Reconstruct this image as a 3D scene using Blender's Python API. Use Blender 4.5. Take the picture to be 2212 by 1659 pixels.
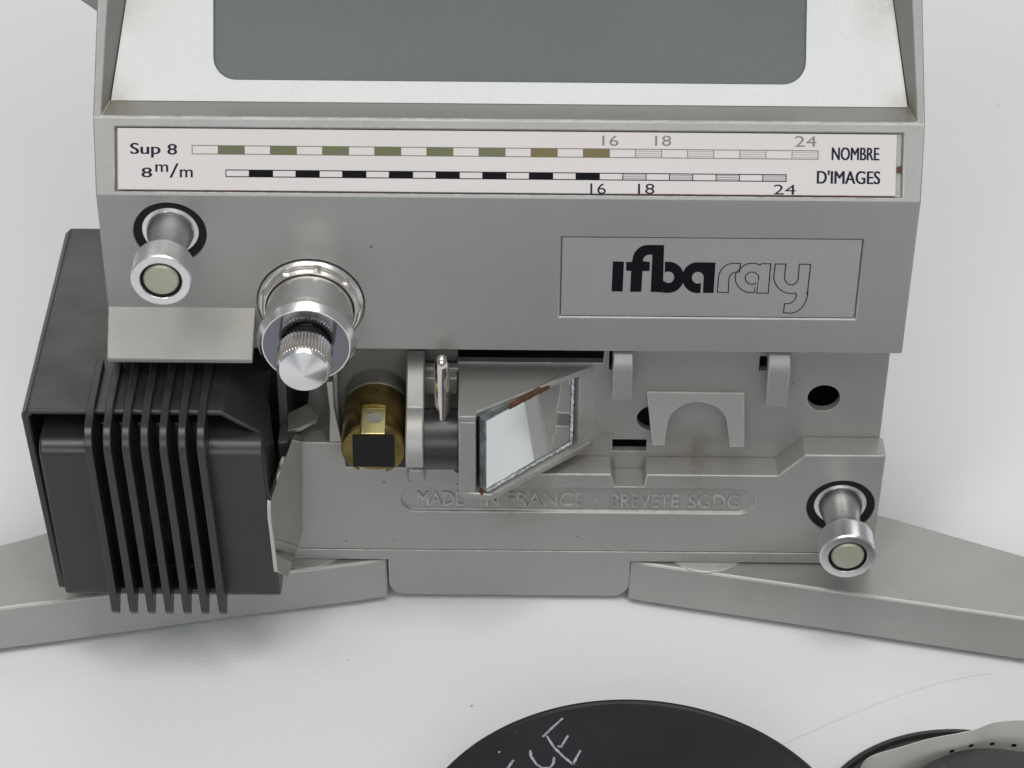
import bpy, bmesh, math, random
from mathutils import Vector, Matrix
random.seed(7)
S = 0.001                                  # everything below is written in millimetres
scene = bpy.context.scene
for o in list(bpy.data.objects):
    bpy.data.objects.remove(o, do_unlink=True)
COL = scene.collection

# ------------------------------------------------------------------ camera
PW, PH, FPX = 2212.0, 1659.0, 5650.0       # picture measured on a 2212 px wide view
THETA, ROLL = math.radians(38.0), math.radians(0.5)
CAM = Vector((0.85, -353.8, 325.9))
FW = Vector((0, math.cos(THETA), -math.sin(THETA)))
_rt = Vector((1, 0, 0)); _up = _rt.cross(FW)
RT = _rt * math.cos(ROLL) + _up * math.sin(ROLL)
UP = -_rt * math.sin(ROLL) + _up * math.cos(ROLL)
cd = bpy.data.cameras.new('camera'); cam = bpy.data.objects.new('camera', cd); COL.objects.link(cam)
mw = Matrix((RT, UP, -FW)).transposed().to_4x4(); mw.translation = CAM * S
cam.matrix_world = mw
cd.sensor_width = 36.0; cd.lens = 36.0 * FPX / PW
cd.clip_start = 0.01; cd.clip_end = 20.0
cd.dof.use_dof = True; cd.dof.focus_distance = (Vector((0, -4, 52)) - CAM).dot(FW) * S; cd.dof.aperture_fstop = 60.0
scene.camera = cam

# ------------------------------------------------------------------ light of the room
world = bpy.data.worlds.new('World'); scene.world = world; world.use_nodes = True
bg = world.node_tree.nodes['Background']; bg.inputs['Color'].default_value = (0.95, 0.98, 1.0, 1); bg.inputs['Strength'].default_value = 0.30

def area(name, loc, target, sx, sy, power, col=(1, 1, 1)):
    l = bpy.data.lights.new(name, 'AREA'); l.shape = 'RECTANGLE'; l.size = sx; l.size_y = sy; l.energy = power; l.color = col
    o = bpy.data.objects.new(name, l); COL.objects.link(o); o.location = loc
    o.rotation_euler = (Vector(target) - Vector(loc)).to_track_quat('-Z', 'Y').to_euler()
    return o
area('ceiling_tube_a', (-0.33, -0.50, 1.50), (0, 0, 0.04), 0.28, 1.3, 8.2, (1.0, 0.98, 0.95))
area('ceiling_tube_b', (0.33, -0.50, 1.50), (0, 0, 0.04), 0.28, 1.3, 8.2, (1.0, 0.98, 0.95))
area('window_light', (0.0, -1.9, 0.85), (0, 0, 0.05), 1.6, 0.9, 12.5, (0.95, 0.98, 1.0))
area('back_light', (0.0, 1.35, 1.12), (0, 0, 0.04), 2.2, 0.9, 8.5, (1.0, 0.98, 0.95))

scene.view_settings.view_transform = 'Standard'; scene.view_settings.look = 'None'
scene.view_settings.exposure = -0.12; scene.view_settings.gamma = 1.0
scene.view_settings.use_curve_mapping = False

# ------------------------------------------------------------------ pixel -> place helpers
def ray(x, y): return FW + RT * ((x - PW / 2) / FPX) + UP * (-(y - PH / 2) / FPX)
def F(x, y, Y=0.0):                        # on a plane parallel to the front face
    d = ray(x, y); return CAM + d * ((Y - CAM.y) / d.y)
def G(x, y, Z=0.0):                        # on a level plane
    d = ray(x, y); return CAM + d * ((Z - CAM.z) / d.z)
def PLN(x, y, n, p0):
    d = ray(x, y); return CAM + d * (n.dot(p0 - CAM) / n.dot(d))

# ------------------------------------------------------------------ materials
MATS = {}
def nodes_of(name):
    m = bpy.data.materials.new(name); m.use_nodes = True
    nt = m.node_tree; return m, nt, nt.nodes['Principled BSDF']
def mat(name, col, rough=0.5, metal=0.0, var=0.0, vscale=60.0, grain=0.0, gscale=2500.0, bump=0.0, bscale=2500.0,
        specks=0.0, speck_col=(0.05, 0.045, 0.04), stain=0.0, stain_col=(0.16, 0.12, 0.08), aniso=0.0, spec=0.5, rvar=0.0, wear=0.0, wear_col=(0.8, 0.79, 0.76), spots=(), wear_r=0.35):
    m, nt, b = nodes_of(name); L = nt.links.new; N = nt.nodes.new
    b.inputs['Roughness'].default_value = rough; b.inputs['Metallic'].default_value = metal
    b.inputs['Specular IOR Level'].default_value = spec
    tc = N('ShaderNodeTexCoord'); coord = tc.outputs['Object']
    def noise(scale, detail=3.0, rough_=0.55):
        n = N('ShaderNodeTexNoise'); n.inputs['Scale'].default_value = scale; n.inputs['Detail'].default_value = detail
        n.inputs['Roughness'].default_value = rough_; L(coord, n.inputs['Vector']); return n.outputs['Fac']
    def ramp(src, a, b_, c0=(0, 0, 0, 1), c1=(1, 1, 1, 1)):
        r = N('ShaderNodeValToRGB'); r.color_ramp.elements[0].position = a; r.color_ramp.elements[1].position = b_
        r.color_ramp.elements[0].color = c0; r.color_ramp.elements[1].color = c1; L(src, r.inputs['Fac']); return r.outputs['Color']
    def mix(fac, a, b_, mode='MIX'):
        x = N('ShaderNodeMix'); x.data_type = 'RGBA'; x.blend_type = mode
        if isinstance(fac, float): x.inputs[0].default_value = fac
        else: L(fac, x.inputs[0])
        for s, v in ((6, a), (7, b_)):
            if isinstance(v, tuple): x.inputs[s].default_value = (*v[:3], 1)
            else: L(v, x.inputs[s])
        return x.outputs[2]
    c = tuple(col)
    if var:
        lo = tuple(k * (1 - var) for k in col); hi = tuple(min(1, k * (1 + var)) for k in col)
        c = mix(ramp(noise(vscale, 5), 0.3, 0.7), lo, hi)
    if grain:
        g = ramp(noise(gscale, 1), 0.25, 0.75, (1 - grain,) * 3 + (1,), (1 + 0.0,) * 3 + (1,)); c = mix(1.0, c, g, 'MULTIPLY')
    if stain:
        s = ramp(noise(38.0, 6, 0.7), 0.60, 0.78); s2 = N('ShaderNodeMath'); s2.operation = 'MULTIPLY'; s2.inputs[1].default_value = stain
        L(s, s2.inputs[0]); c = mix(s2.outputs[0], c, stain_col)
    if specks:
        v = N('ShaderNodeTexVoronoi'); v.inputs['Scale'].default_value = 190.0; L(coord, v.inputs['Vector'])
        d = ramp(v.outputs['Distance'], 0.035, 0.06, (1, 1, 1, 1), (0, 0, 0, 1))
        pick = ramp(v.outputs['Color'], 0.70, 0.74)
        mm = N('ShaderNodeMath'); mm.operation = 'MULTIPLY'; L(d, mm.inputs[0]); L(pick, mm.inputs[1])
        m2 = N('ShaderNodeMath'); m2.operation = 'MULTIPLY'; m2.inputs[1].default_value = specks; L(mm.outputs[0], m2.inputs[0])
        c = mix(m2.outputs[0], c, speck_col)
    for (px, py, pz, rad, amount, scol) in spots:          # grime and other soft tints at a set place (mm)
        vm = N('ShaderNodeVectorMath'); vm.operation = 'DISTANCE'; L(coord, vm.inputs[0]); vm.inputs[1].default_value = (px * S, py * S, pz * S)
        mr = N('ShaderNodeMapRange'); L(vm.outputs['Value'], mr.inputs['Value']); mr.inputs['From Min'].default_value = 0.0; mr.inputs['From Max'].default_value = rad * S
        mr.inputs['To Min'].default_value = amount; mr.inputs['To Max'].default_value = 0.0; mr.interpolation_type = 'SMOOTHSTEP'
        mu = N('ShaderNodeMath'); mu.operation = 'MULTIPLY'; L(mr.outputs[0], mu.inputs[0]); L(ramp(noise(220.0, 5, 0.65), 0.3, 0.65), mu.inputs[1])
        c = mix(mu.outputs[0], c, scol)
    if wear:
        bv = N('ShaderNodeBevel'); bv.samples = 4; bv.inputs['Radius'].default_value = wear_r * S
        ge = N('ShaderNodeNewGeometry'); dp = N('ShaderNodeVectorMath'); dp.operation = 'DOT_PRODUCT'; L(bv.outputs[0], dp.inputs[0]); L(ge.outputs['Normal'], dp.inputs[1])
        e1 = ramp(dp.outputs['Value'], 0.90, 0.985, (1, 1, 1, 1), (0, 0, 0, 1)); e2 = ramp(noise(330.0, 4, 0.7), 0.42, 0.62)
        em = N('ShaderNodeMath'); em.operation = 'MULTIPLY'; L(e1, em.inputs[0]); L(e2, em.inputs[1])
        ew = N('ShaderNodeMath'); ew.operation = 'MULTIPLY'; ew.inputs[1].default_value = wear; L(em.outputs[0], ew.inputs[0]); c = mix(ew.outputs[0], c, wear_col)
    if isinstance(c, tuple): b.inputs['Base Color'].default_value = (*c, 1)
    else: L(c, b.inputs['Base Color'])
    if rvar:
        r = N('ShaderNodeMapRange'); L(noise(90.0, 5), r.inputs['Value']); r.inputs['From Min'].default_value = .3; r.inputs['From Max'].default_value = .7
        r.inputs['To Min'].default_value = max(0.02, rough - rvar); r.inputs['To Max'].default_value = rough + rvar
        L(r.outputs[0], b.inputs['Roughness'])
    if bump:
        bp = N('ShaderNodeBump'); bp.inputs['Strength'].default_value = bump; bp.inputs['Distance'].default_value = 0.0001
        L(noise(bscale, 2), bp.inputs['Height']); L(bp.outputs[0], b.inputs['Normal'])
    if aniso:
        b.inputs['Anisotropic'].default_value = aniso
        b.inputs['Anisotropic Rotation'].default_value = 0.25; t = N('ShaderNodeTangent'); t.direction_type = 'RADIAL'; t.axis = 'Y'; L(t.outputs[0], b.inputs['Tangent'])
    MATS[name] = m; return m

GR = (0.17, 0.13, 0.09)
mat('silver_paint', (0.355, 0.354, 0.338), 0.42, 0.45, var=0.04, vscale=38, grain=0.11, gscale=2700, bump=0.08, bscale=2200, specks=0.7, stain=0.06, stain_col=(0.28, 0.25, 0.20), rvar=0.035, wear=0.85,
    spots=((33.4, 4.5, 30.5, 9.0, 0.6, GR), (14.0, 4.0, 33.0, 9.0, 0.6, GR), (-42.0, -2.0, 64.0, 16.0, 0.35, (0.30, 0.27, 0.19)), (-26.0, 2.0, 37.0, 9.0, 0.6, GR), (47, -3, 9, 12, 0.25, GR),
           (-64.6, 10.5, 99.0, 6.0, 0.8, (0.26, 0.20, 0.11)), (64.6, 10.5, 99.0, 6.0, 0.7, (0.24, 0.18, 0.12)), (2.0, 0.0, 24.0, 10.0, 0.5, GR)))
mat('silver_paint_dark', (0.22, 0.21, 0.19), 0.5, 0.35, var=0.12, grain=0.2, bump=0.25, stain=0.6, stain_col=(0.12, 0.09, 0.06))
mat('mask_silver', (0.62, 0.62, 0.60), 0.36, 0.6, spots=((-65, 11, 99, 7, 0.6, (0.36, 0.32, 0.25)), (65, 11, 99, 6, 0.5, (0.36, 0.32, 0.26)), (-62.5, 20, 113, 9, 0.45, (0.36, 0.34, 0.31)), (62.5, 20, 113, 9, 0.45, (0.27, 0.25, 0.22))), var=0.02, vscale=120, grain=0.07, gscale=2600, bump=0.06, bscale=2400, specks=0.2, stain=0.05, stain_col=(0.5, 0.45, 0.36))  # spots: brownish lower corners, greyer tone partway up both sides
mat('ground_glass', (0.128, 0.140, 0.141), 0.27, 0.0, var=0.10, vscale=16, grain=0.06, gscale=900)
mat('panel_plastic', (0.64, 0.60, 0.59), 0.35, 0.0, var=0.015, vscale=60, specks=0.12, stain=0.05, stain_col=(0.6, 0.48, 0.34))
mat('plate_silver', (0.41, 0.41, 0.405), 0.42, 0.4, var=0.03, grain=0.14, gscale=3000, specks=0.2)
mat('ink_black', (0.006, 0.006, 0.009), 0.7, spec=0.1)
mat('ink_navy', (0.02, 0.02, 0.04), 0.7, spec=0.1)
mat('ink_olive', (0.118, 0.13, 0.055), 0.5, var=0.08)
mat('ink_brown_olive', (0.155, 0.12, 0.04), 0.5, var=0.08)
mat('ink_grey', (0.20, 0.19, 0.16), 0.5)
mat('aluminium', (0.80, 0.80, 0.80), 0.33, 1.0, var=0.05, vscale=160, grain=0.06, rvar=0.08, specks=0.5)
mat('aluminium_satin', (0.78, 0.78, 0.78), 0.24, 1.0, var=0.05, vscale=200, rvar=0.06)
mat('aluminium_polished', (0.84, 0.84, 0.85), 0.10, 1.0, var=0.03, vscale=200, rvar=0.04)
mat('dark_reflection_metal', (0.20, 0.20, 0.23), 0.12, 1.0)  # dark reflection on the knob's front face, put into the metal colour
mat('aluminium_turned', (0.80, 0.80, 0.81), 0.27, 1.0, aniso=0.8)
mat('knurl_metal', (0.72, 0.68, 0.63), 0.25, 1.0, var=0.12, vscale=500, stain=0.4, stain_col=(0.45, 0.33, 0.22))
mat('washer_metal', (0.70, 0.66, 0.60), 0.36, 1.0, var=0.1, vscale=300, stain=0.5, stain_col=(0.4, 0.3, 0.18))
mat('brass_cap', (0.40, 0.41, 0.32), 0.45, 0.35, var=0.08, vscale=200, specks=0.3)
mat('rubber_black', (0.010, 0.010, 0.010), 0.6, spec=0.2)
mat('black_plastic', (0.025, 0.0245, 0.0235), 0.31, 0.0, var=0.12, vscale=80, bump=0.10, bscale=1500, specks=0.35, speck_col=(0.2, 0.2, 0.19), rvar=0.10, wear=0.5, wear_col=(0.10, 0.10, 0.098), stain=0.2, stain_col=(0.05, 0.049, 0.045))
mat('black_enamel', (0.025, 0.023, 0.025), 0.30, 0.0, var=0.2, vscale=120, rvar=0.06)
mat('brass_tarnished', (0.20, 0.148, 0.048), 0.30, 0.85, var=0.5, vscale=220, stain=1.0, stain_col=(0.05, 0.028, 0.012), spots=((-22.75, -8, 41, 6.5, 0.75, (0.07, 0.04, 0.015)),), rvar=0.1)
mat('brass_bright', (0.66, 0.60, 0.28), 0.22, 0.9, var=0.12, vscale=250)
mat('gunmetal', (0.34, 0.33, 0.30), 0.38, 0.8, var=0.2, vscale=200, stain=0.5, stain_col=(0.14, 0.09, 0.05))
mat('chrome', (0.70, 0.66, 0.62), 0.12, 1.0, var=0.12, vscale=260)
mat('sheet_steel', (0.55, 0.54, 0.51), 0.07, 1.0, var=0.06, vscale=150, rvar=0.03)
mat('steel_edge', (0.66, 0.62, 0.55), 0.3, 1.0, var=0.15, vscale=300)
mat('rusty_steel', (0.38, 0.36, 0.32), 0.42, 0.6, var=0.15, vscale=200, stain=1.0, stain_col=(0.22, 0.12, 0.06))
mat('mirror_silver', (0.86, 0.88, 0.88), 0.015, 1.0)
mat('glass_edge', (0.26, 0.29, 0.30), 0.10, 0.5, var=0.5, vscale=500)
mat('chipped_glass', (0.62, 0.65, 0.67), 0.2, 0.35, var=0.5, vscale=900, bump=1.0, bscale=900)
mat('rust', (0.075, 0.03, 0.010), 0.6, 0.0, var=0.5, vscale=500, bump=0.6, bscale=900)
mat('reel_black', (0.014, 0.014, 0.017), 0.40, 0.0, var=0.2, vscale=60, specks=0.3, speck_col=(0.15, 0.15, 0.14), rvar=0.08)
mat('chalk', (0.34, 0.37, 0.40), 0.9, var=0.35, vscale=900)
mat('leader_film', (0.64, 0.62, 0.57), 0.4, var=0.05)
mat('thread_grey', (0.35, 0.34, 0.33), 0.9)

# white woven tablecloth
m, nt, b = nodes_of('white_cloth'); L = nt.links.new; N = nt.nodes.new
tc = N('ShaderNodeTexCoord')
def wave(axis, sc):
    w = N('ShaderNodeTexWave'); w.wave_type = 'BANDS'; w.bands_direction = axis; w.inputs['Scale'].default_value = sc
    w.inputs['Distortion'].default_value = 0.6; w.inputs['Detail'].default_value = 1.0; L(tc.outputs['Object'], w.inputs['Vector']); return w.outputs['Fac']
ad = N('ShaderNodeMath'); ad.operation = 'MULTIPLY'; L(wave('X', 1050.0), ad.inputs[0]); L(wave('Y', 930.0), ad.inputs[1])
cr = N('ShaderNodeValToRGB'); cr.color_ramp.elements[0].color = (0.745, 0.755, 0.775, 1); cr.color_ramp.elements[1].color = (0.86, 0.87, 0.885, 1)
L(ad.outputs[0], cr.inputs['Fac'])
ns = N('ShaderNodeTexNoise'); ns.inputs['Scale'].default_value = 9.0; ns.inputs['Detail'].default_value = 6; L(tc.outputs['Object'], ns.inputs['Vector'])
rr = N('ShaderNodeValToRGB'); rr.color_ramp.elements[0].position = .3; rr.color_ramp.elements[1].position = .7
rr.color_ramp.elements[0].color = (0.955, 0.955, 0.955, 1); rr.color_ramp.elements[1].color = (1, 1, 1, 1); L(ns.outputs['Fac'], rr.inputs['Fac'])
mx = N('ShaderNodeMix'); mx.data_type = 'RGBA'; mx.blend_type = 'MULTIPLY'; mx.inputs[0].default_value = 1.0
L(cr.outputs[0], mx.inputs[6]); L(rr.outputs[0], mx.inputs[7])
vo = N('ShaderNodeTexVoronoi'); vo.inputs['Scale'].default_value = 75.0; L(tc.outputs['Object'], vo.inputs['Vector'])
sp = N('ShaderNodeValToRGB'); sp.color_ramp.elements[0].position = 0.012; sp.color_ramp.elements[1].position = 0.03
sp.color_ramp.elements[0].color = (0.55, 0.53, 0.5, 1); sp.color_ramp.elements[1].color = (1, 1, 1, 1); L(vo.outputs['Distance'], sp.inputs['Fac'])
mx2 = N('ShaderNodeMix'); mx2.data_type = 'RGBA'; mx2.blend_type = 'MULTIPLY'; mx2.inputs[0].default_value = 1.0
L(mx.outputs[2], mx2.inputs[6]); L(sp.outputs[0], mx2.inputs[7])
L(mx2.outputs[2], b.inputs['Base Color']); b.inputs['Roughness'].default_value = 0.85; b.inputs['Specular IOR Level'].default_value = 0.30
bp = N('ShaderNodeBump'); bp.inputs['Strength'].default_value = 0.3; bp.inputs['Distance'].default_value = 0.0001
L(ad.outputs[0], bp.inputs['Height']); L(bp.outputs[0], b.inputs['Normal'])
MATS['white_cloth'] = m

# ------------------------------------------------------------------ mesh helpers
class MB:
    def __init__(s): s.v = []; s.f = []
    def add(s, vs, fs):
        n = len(s.v); s.v += [tuple(p) for p in vs]; s.f += [tuple(i + n for i in f) for f in fs]; return s
    def box(s, x0, x1, y0, y1, z0, z1):
        return s.add([(x, y, z) for z in (z0, z1) for y in (y0, y1) for x in (x0, x1)],
                     [(0, 2, 3, 1), (4, 5, 7, 6), (0, 1, 5, 4), (2, 6, 7, 3), (0, 4, 6, 2), (1, 3, 7, 5)])
    def prism(s, poly, axis, a, b):        # poly in the two other axes: X->(y,z) Y->(x,z) Z->(x,y)
        mk = {'X': lambda p, t: (t, p[0], p[1]), 'Y': lambda p, t: (p[0], t, p[1]), 'Z': lambda p, t: (p[0], p[1], t)}[axis]
        n = len(poly)
        return s.add([mk(p, a) for p in poly] + [mk(p, b) for p in poly],
                     [tuple(range(n)), tuple(reversed(range(n, 2 * n)))] + [(i, i + n, (i + 1) % n + n, (i + 1) % n) for i in range(n)])
    def loft(s, loops, cap0=True, cap1=True, closed=True):
        n = len(loops[0]); vs = [p for l in loops for p in l]; fs = []
        for k in range(len(loops) - 1):
            for i in range(n if closed else n - 1):
                j = (i + 1) % n; fs.append((k * n + i, k * n + j, (k + 1) * n + j, (k + 1) * n + i))
        if cap0: fs.append(tuple(reversed(range(n))))
        if cap1: fs.append(tuple(range((len(loops) - 1) * n, len(loops) * n)))
        return s.add(vs, fs)
    def lathe(s, prof, c, seg=64, rmod=None, cap0=True, cap1=True, axis='Y'):   # prof (r, t), t runs towards the viewer (-Y)
        loops = []
        for r, t in prof:
            lp = []
            for i in range(seg):
                a = 2 * math.pi * i / seg; q = r * (rmod(a, r, t) if rmod else 1)
                if axis == 'Y': lp.append((c[0] + q * math.cos(a), c[1] - t, c[2] + q * math.sin(a)))
                elif axis == 'Z': lp.append((c[0] + q * math.cos(a), c[1] + q * math.sin(a), c[2] + t))
                else: lp.append((c[0] + t, c[1] + q * math.cos(a), c[2] + q * math.sin(a)))
            loops.append(lp)
        return s.loft(loops, cap0, cap1)
    def tube(s, path, r, seg=16):
        loops = []; path = [Vector(p) for p in path]
        for i, p in enumerate(path):
            d = (path[min(i + 1, len(path) - 1)] - path[max(i - 1, 0)]).normalized()
            u = d.cross(Vector((0, 1, 0.03))).normalized(); w = d.cross(u); rr_ = r[i] if isinstance(r, (list, tuple)) else r
            loops.append([p + (u * math.cos(2 * math.pi * k / seg) + w * math.sin(2 * math.pi * k / seg)) * rr_ for k in range(seg)])
        return s.loft(loops)

def finish(me, smooth):
    bm = bmesh.new(); bm.from_mesh(me); bmesh.ops.recalc_face_normals(bm, faces=bm.faces); bm.to_mesh(me); bm.free()
    if smooth:
        for p in me.polygons: p.use_smooth = True
        me.set_sharp_from_angle(angle=math.radians(smooth))

def obj(name, mb, material, parent=None, bevel=0.0, smooth=35, seg=2, shear=None, cut=()):
    me = bpy.data.meshes.new(name); vs = mb.v
    if shear: vs = [shear(p) for p in vs]
    me.from_pydata([(x * S, y * S, z * S) for x, y, z in vs], [], mb.f); me.update()
    finish(me, 0)
    o = bpy.data.objects.new(name, me); COL.objects.link(o)
    if cut:
        tmp = []
        for c in cut:
            cm = bpy.data.meshes.new('cut'); cm.from_pydata([(x * S, y * S, z * S) for x, y, z in c.v], [], c.f); finish(cm, 0)
            co = bpy.data.objects.new('cut', cm); COL.objects.link(co); tmp.append(co)
            md = o.modifiers.new('b', 'BOOLEAN'); md.object = co; md.operation = 'DIFFERENCE'; md.solver = 'EXACT'
        dg = bpy.context.evaluated_depsgraph_get(); new = bpy.data.meshes.new_from_object(o.evaluated_get(dg))
        o.modifiers.clear(); o.data = new; new.name = name
        for co in tmp: bpy.data.objects.remove(co, do_unlink=True)
        me = new
    me.materials.clear(); me.materials.append(MATS[material])
    if bevel:
        md = o.modifiers.new('edge', 'BEVEL'); md.width = bevel * S; md.segments = seg; md.limit_method = 'ANGLE'; md.angle_limit = math.radians(28)
        md.harden_normals = False
    if smooth:
        for p in me.polygons: p.use_smooth = True
        me.set_sharp_from_angle(angle=math.radians(smooth))
        if bevel:
            wn = o.modifiers.new('normals', 'WEIGHTED_NORMAL'); wn.keep_sharp = True
    if parent:
        o.parent = parent; o.matrix_parent_inverse = Matrix.Translation(-root_loc(parent))
    return o
def root_loc(o):
    return o.location.copy() if o.parent is None else Vector((0, 0, 0))
def thing(name, label, cat, loc=(0, 0, 0), group=None):
    o = bpy.data.objects.new(name, None); COL.objects.link(o); o.empty_display_size = 0.01
    o.location = Vector(loc) * S; o['label'] = label; o['category'] = cat
    if group: o['group'] = group
    return o
def cyl_cut(cx, cz, r, y0, y1, seg=64): return MB().lathe([(r, -y1), (r, -y0)], (cx, 0, cz), seg)

def curve_mesh(loops, depth):              # filled flat shape with holes; returns verts, faces in 2D + depth
    cu = bpy.data.curves.new('c', 'CURVE'); cu.dimensions = '2D'; cu.fill_mode = 'BOTH'; cu.extrude = depth / 2
    for l in loops:
        sp_ = cu.splines.new('POLY'); sp_.points.add(len(l) - 1)
        for i, p in enumerate(l): sp_.points[i].co = (p[0], p[1], 0, 1)
        sp_.use_cyclic_u = True
    return _curve_out(cu)
def _curve_out(cu):
    o = bpy.data.objects.new('c', cu); COL.objects.link(o)
    dg = bpy.context.evaluated_depsgraph_get(); dg.update()
    me = bpy.data.meshes.new_from_object(o.evaluated_get(dg))
    vs = [v.co.copy() for v in me.vertices]; fs = [tuple(p.vertices) for p in me.polygons]
    bpy.data.objects.remove(o, do_unlink=True); bpy.data.meshes.remove(me); return vs, fs
def text_mesh(body, bold=0.0, depth=0.06):
    cu = bpy.data.curves.new('t', 'FONT'); cu.body = body; cu.size = 1.0; cu.offset = bold; cu.extrude = 0.5; cu.resolution_u = 5
    return _curve_out(cu)

# frames: a surface frame maps (u, v, h) to a place
class Frame:
    def __init__(s, o, u, v): s.o = Vector(o); s.u = Vector(u).normalized(); s.v = Vector(v).normalized(); s.n = s.u.cross(s.v)
    def __call__(s, u, v, h=0.0): return s.o + s.u * u + s.v * v + s.n * h
    def uv(s, x, y):                       # picture point -> (u, v) on this surface
        p = PLN(x, y, s.n, s.o) - s.o; return p.dot(s.u), p.dot(s.v)
def put_text(mb, fr, body, px0, px1, bold=0.0, depth=0.05, h=0.0, skew=0.0):
    """fit the inked box of the text between two picture points (lower left, upper right) on the frame"""
    (u0, v0), (u1, v1) = fr.uv(*px0), fr.uv(*px1)
    vs, fs = text_mesh(body, 0.0)
    xs = [p.x for p in vs]; ys = [p.y for p in vs]; ax, bx, ay, by = min(xs), max(xs), min(ys), max(ys)
    out = []
    for p in vs:
        a = (p.x - ax) / (bx - ax); b_ = (p.y - ay) / (by - ay)
        out.append(fr(u0 + (u1 - u0) * a + skew * b_, v0 + (v1 - v0) * b_, h + (p.z + 0.5) * depth))
    mb.add(out, fs)
    if bold:
        for q, sg in ((0.4, 1), (0.8, -1)):
            mb.add([p + fr.u * (sg * bold * abs(v1 - v0)) + fr.n * (q * 0.004) for p in out], fs)
def put_shape(mb, fr, loops, depth=0.05, h=0.0):
    vs, fs = curve_mesh(loops, 1.0)
    mb.add([fr(p.x, p.y, h + (p.z + 0.5) * depth) for p in vs], fs)
def rect(u0, u1, v0, v1): return [(u0, v0), (u1, v0), (u1, v1), (u0, v1)]
def rrect(u0, u1, v0, v1, r, n=6):
    out = []
    for cx, cy, a0 in ((u1 - r, v0 + r, -90), (u1 - r, v1 - r, 0), (u0 + r, v1 - r, 90), (u0 + r, v0 + r, 180)):
        for i in range(n + 1):
            a = math.radians(a0 + 90 * i / n); out.append((cx + r * math.cos(a), cy + r * math.sin(a)))
    return out

# ================================================================== SETTING: the tablecloth
def cloth_z(x, y):                         # mm; flat where things stand, soft folds towards the back
    k = max(0.0, min(1.0, (y - 70) / 120.0)); k2 = max(0.0, min(1.0, (-x - 70) / 40.0)) * max(0.0, min(1.0, (y - 25) / 60.0))
    z = 0.9 * k * (math.sin(x * 0.021 + y * 0.034) + 0.6 * math.sin(x * 0.05 - y * 0.043 + 1.0) - 1.6)
    z += k2 * (0.35 * math.sin((x * 0.35 + y) * 0.09) - 0.35)
    z += 0.10 * (math.sin(x * 0.055 + 0.7) * math.sin(y * 0.06 + x * 0.02) - 1.0)
    z += 0.16 * (math.sin(x * 0.11 + y * 0.05 + 0.6 * math.sin(y * 0.07)) - 1.0) * (0.5 + 0.5 * math.sin(y * 0.033 - x * 0.021))
    return z - 0.80
g = MB(); nx, ny = 220, 220; X0, X1, Y0, Y1 = -450.0, 450.0, -300.0, 600.0
g.v = [(X0 + (X1 - X0) * i / nx, Y0 + (Y1 - Y0) * j / ny, cloth_z(X0 + (X1 - X0) * i / nx, Y0 + (Y1 - Y0) * j / ny)) for j in range(ny + 1) for i in range(nx + 1)]
g.f = [(j * (nx + 1) + i, j * (nx + 1) + i + 1, (j + 1) * (nx + 1) + i + 1, (j + 1) * (nx + 1) + i) for j in range(ny) for i in range(nx)]
cl = obj('tablecloth', g, 'white_cloth', smooth=180); cl['kind'] = 'structure'
cl['label'] = 'white woven tablecloth under the film viewer'

# ================================================================== THE FILM VIEWER
V = thing('film_viewer', 'silver grey tabletop film viewer with screen, black lamp house and splayed legs', 'film viewer')

# ---- upper housing: front face, sloped scale face; holes for spindle, knob and plates
SL = math.radians(32)
PANEL = Frame((0, 0, 87.8), (1, 0, 0), (0, math.sin(SL), math.cos(SL)))       # scale face, v runs up the slope
FRONT = Frame((0, 0, 0), (1, 0, 0), (0, 0, 1))                                 # main front plane
HZ0 = 56.7
prof = [(0, HZ0), (0, 87.8), (6.7, 98.45), (12.5, 98.9), (30, 98.9), (62, 98.9), (62, HZ0)]
hb = MB().prism(prof, 'X', -67.1, 67.1)
hb.v = [(x * (1 + 0.006 * max(0, min(1, (z - 87.8) / 10.6))), y, z) for x, y, z in hb.v]
spL = (-55.6, 80.3); knob = (-33.0, 66.3); spR = (59.55, 22.35)
pcut = MB().loft([[PANEL(u, v, h) for u, v in rect(-63.9, 63.95, 0.62, 11.05)] for h in (-0.9, 1.5)])
(lu0, lv0), (lu1, lv1) = (8.75, 63.9), (58.5, 80.25)
lcut = MB().box(lu0, lu1, -2, 0.75, lv0, lv1)
# underside hollow so that the space below the housing runs up into the dark
hollow = MB().box(-38, 16.8, 1.8, 58, 50, 61.5)
housing = obj('housing', hb, 'silver_paint', V, bevel=0.45, cut=[pcut, lcut, cyl_cut(*spL, 6.0, -2, 7), cyl_cut(*knob, 9.0, -2, 6), hollow])

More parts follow.
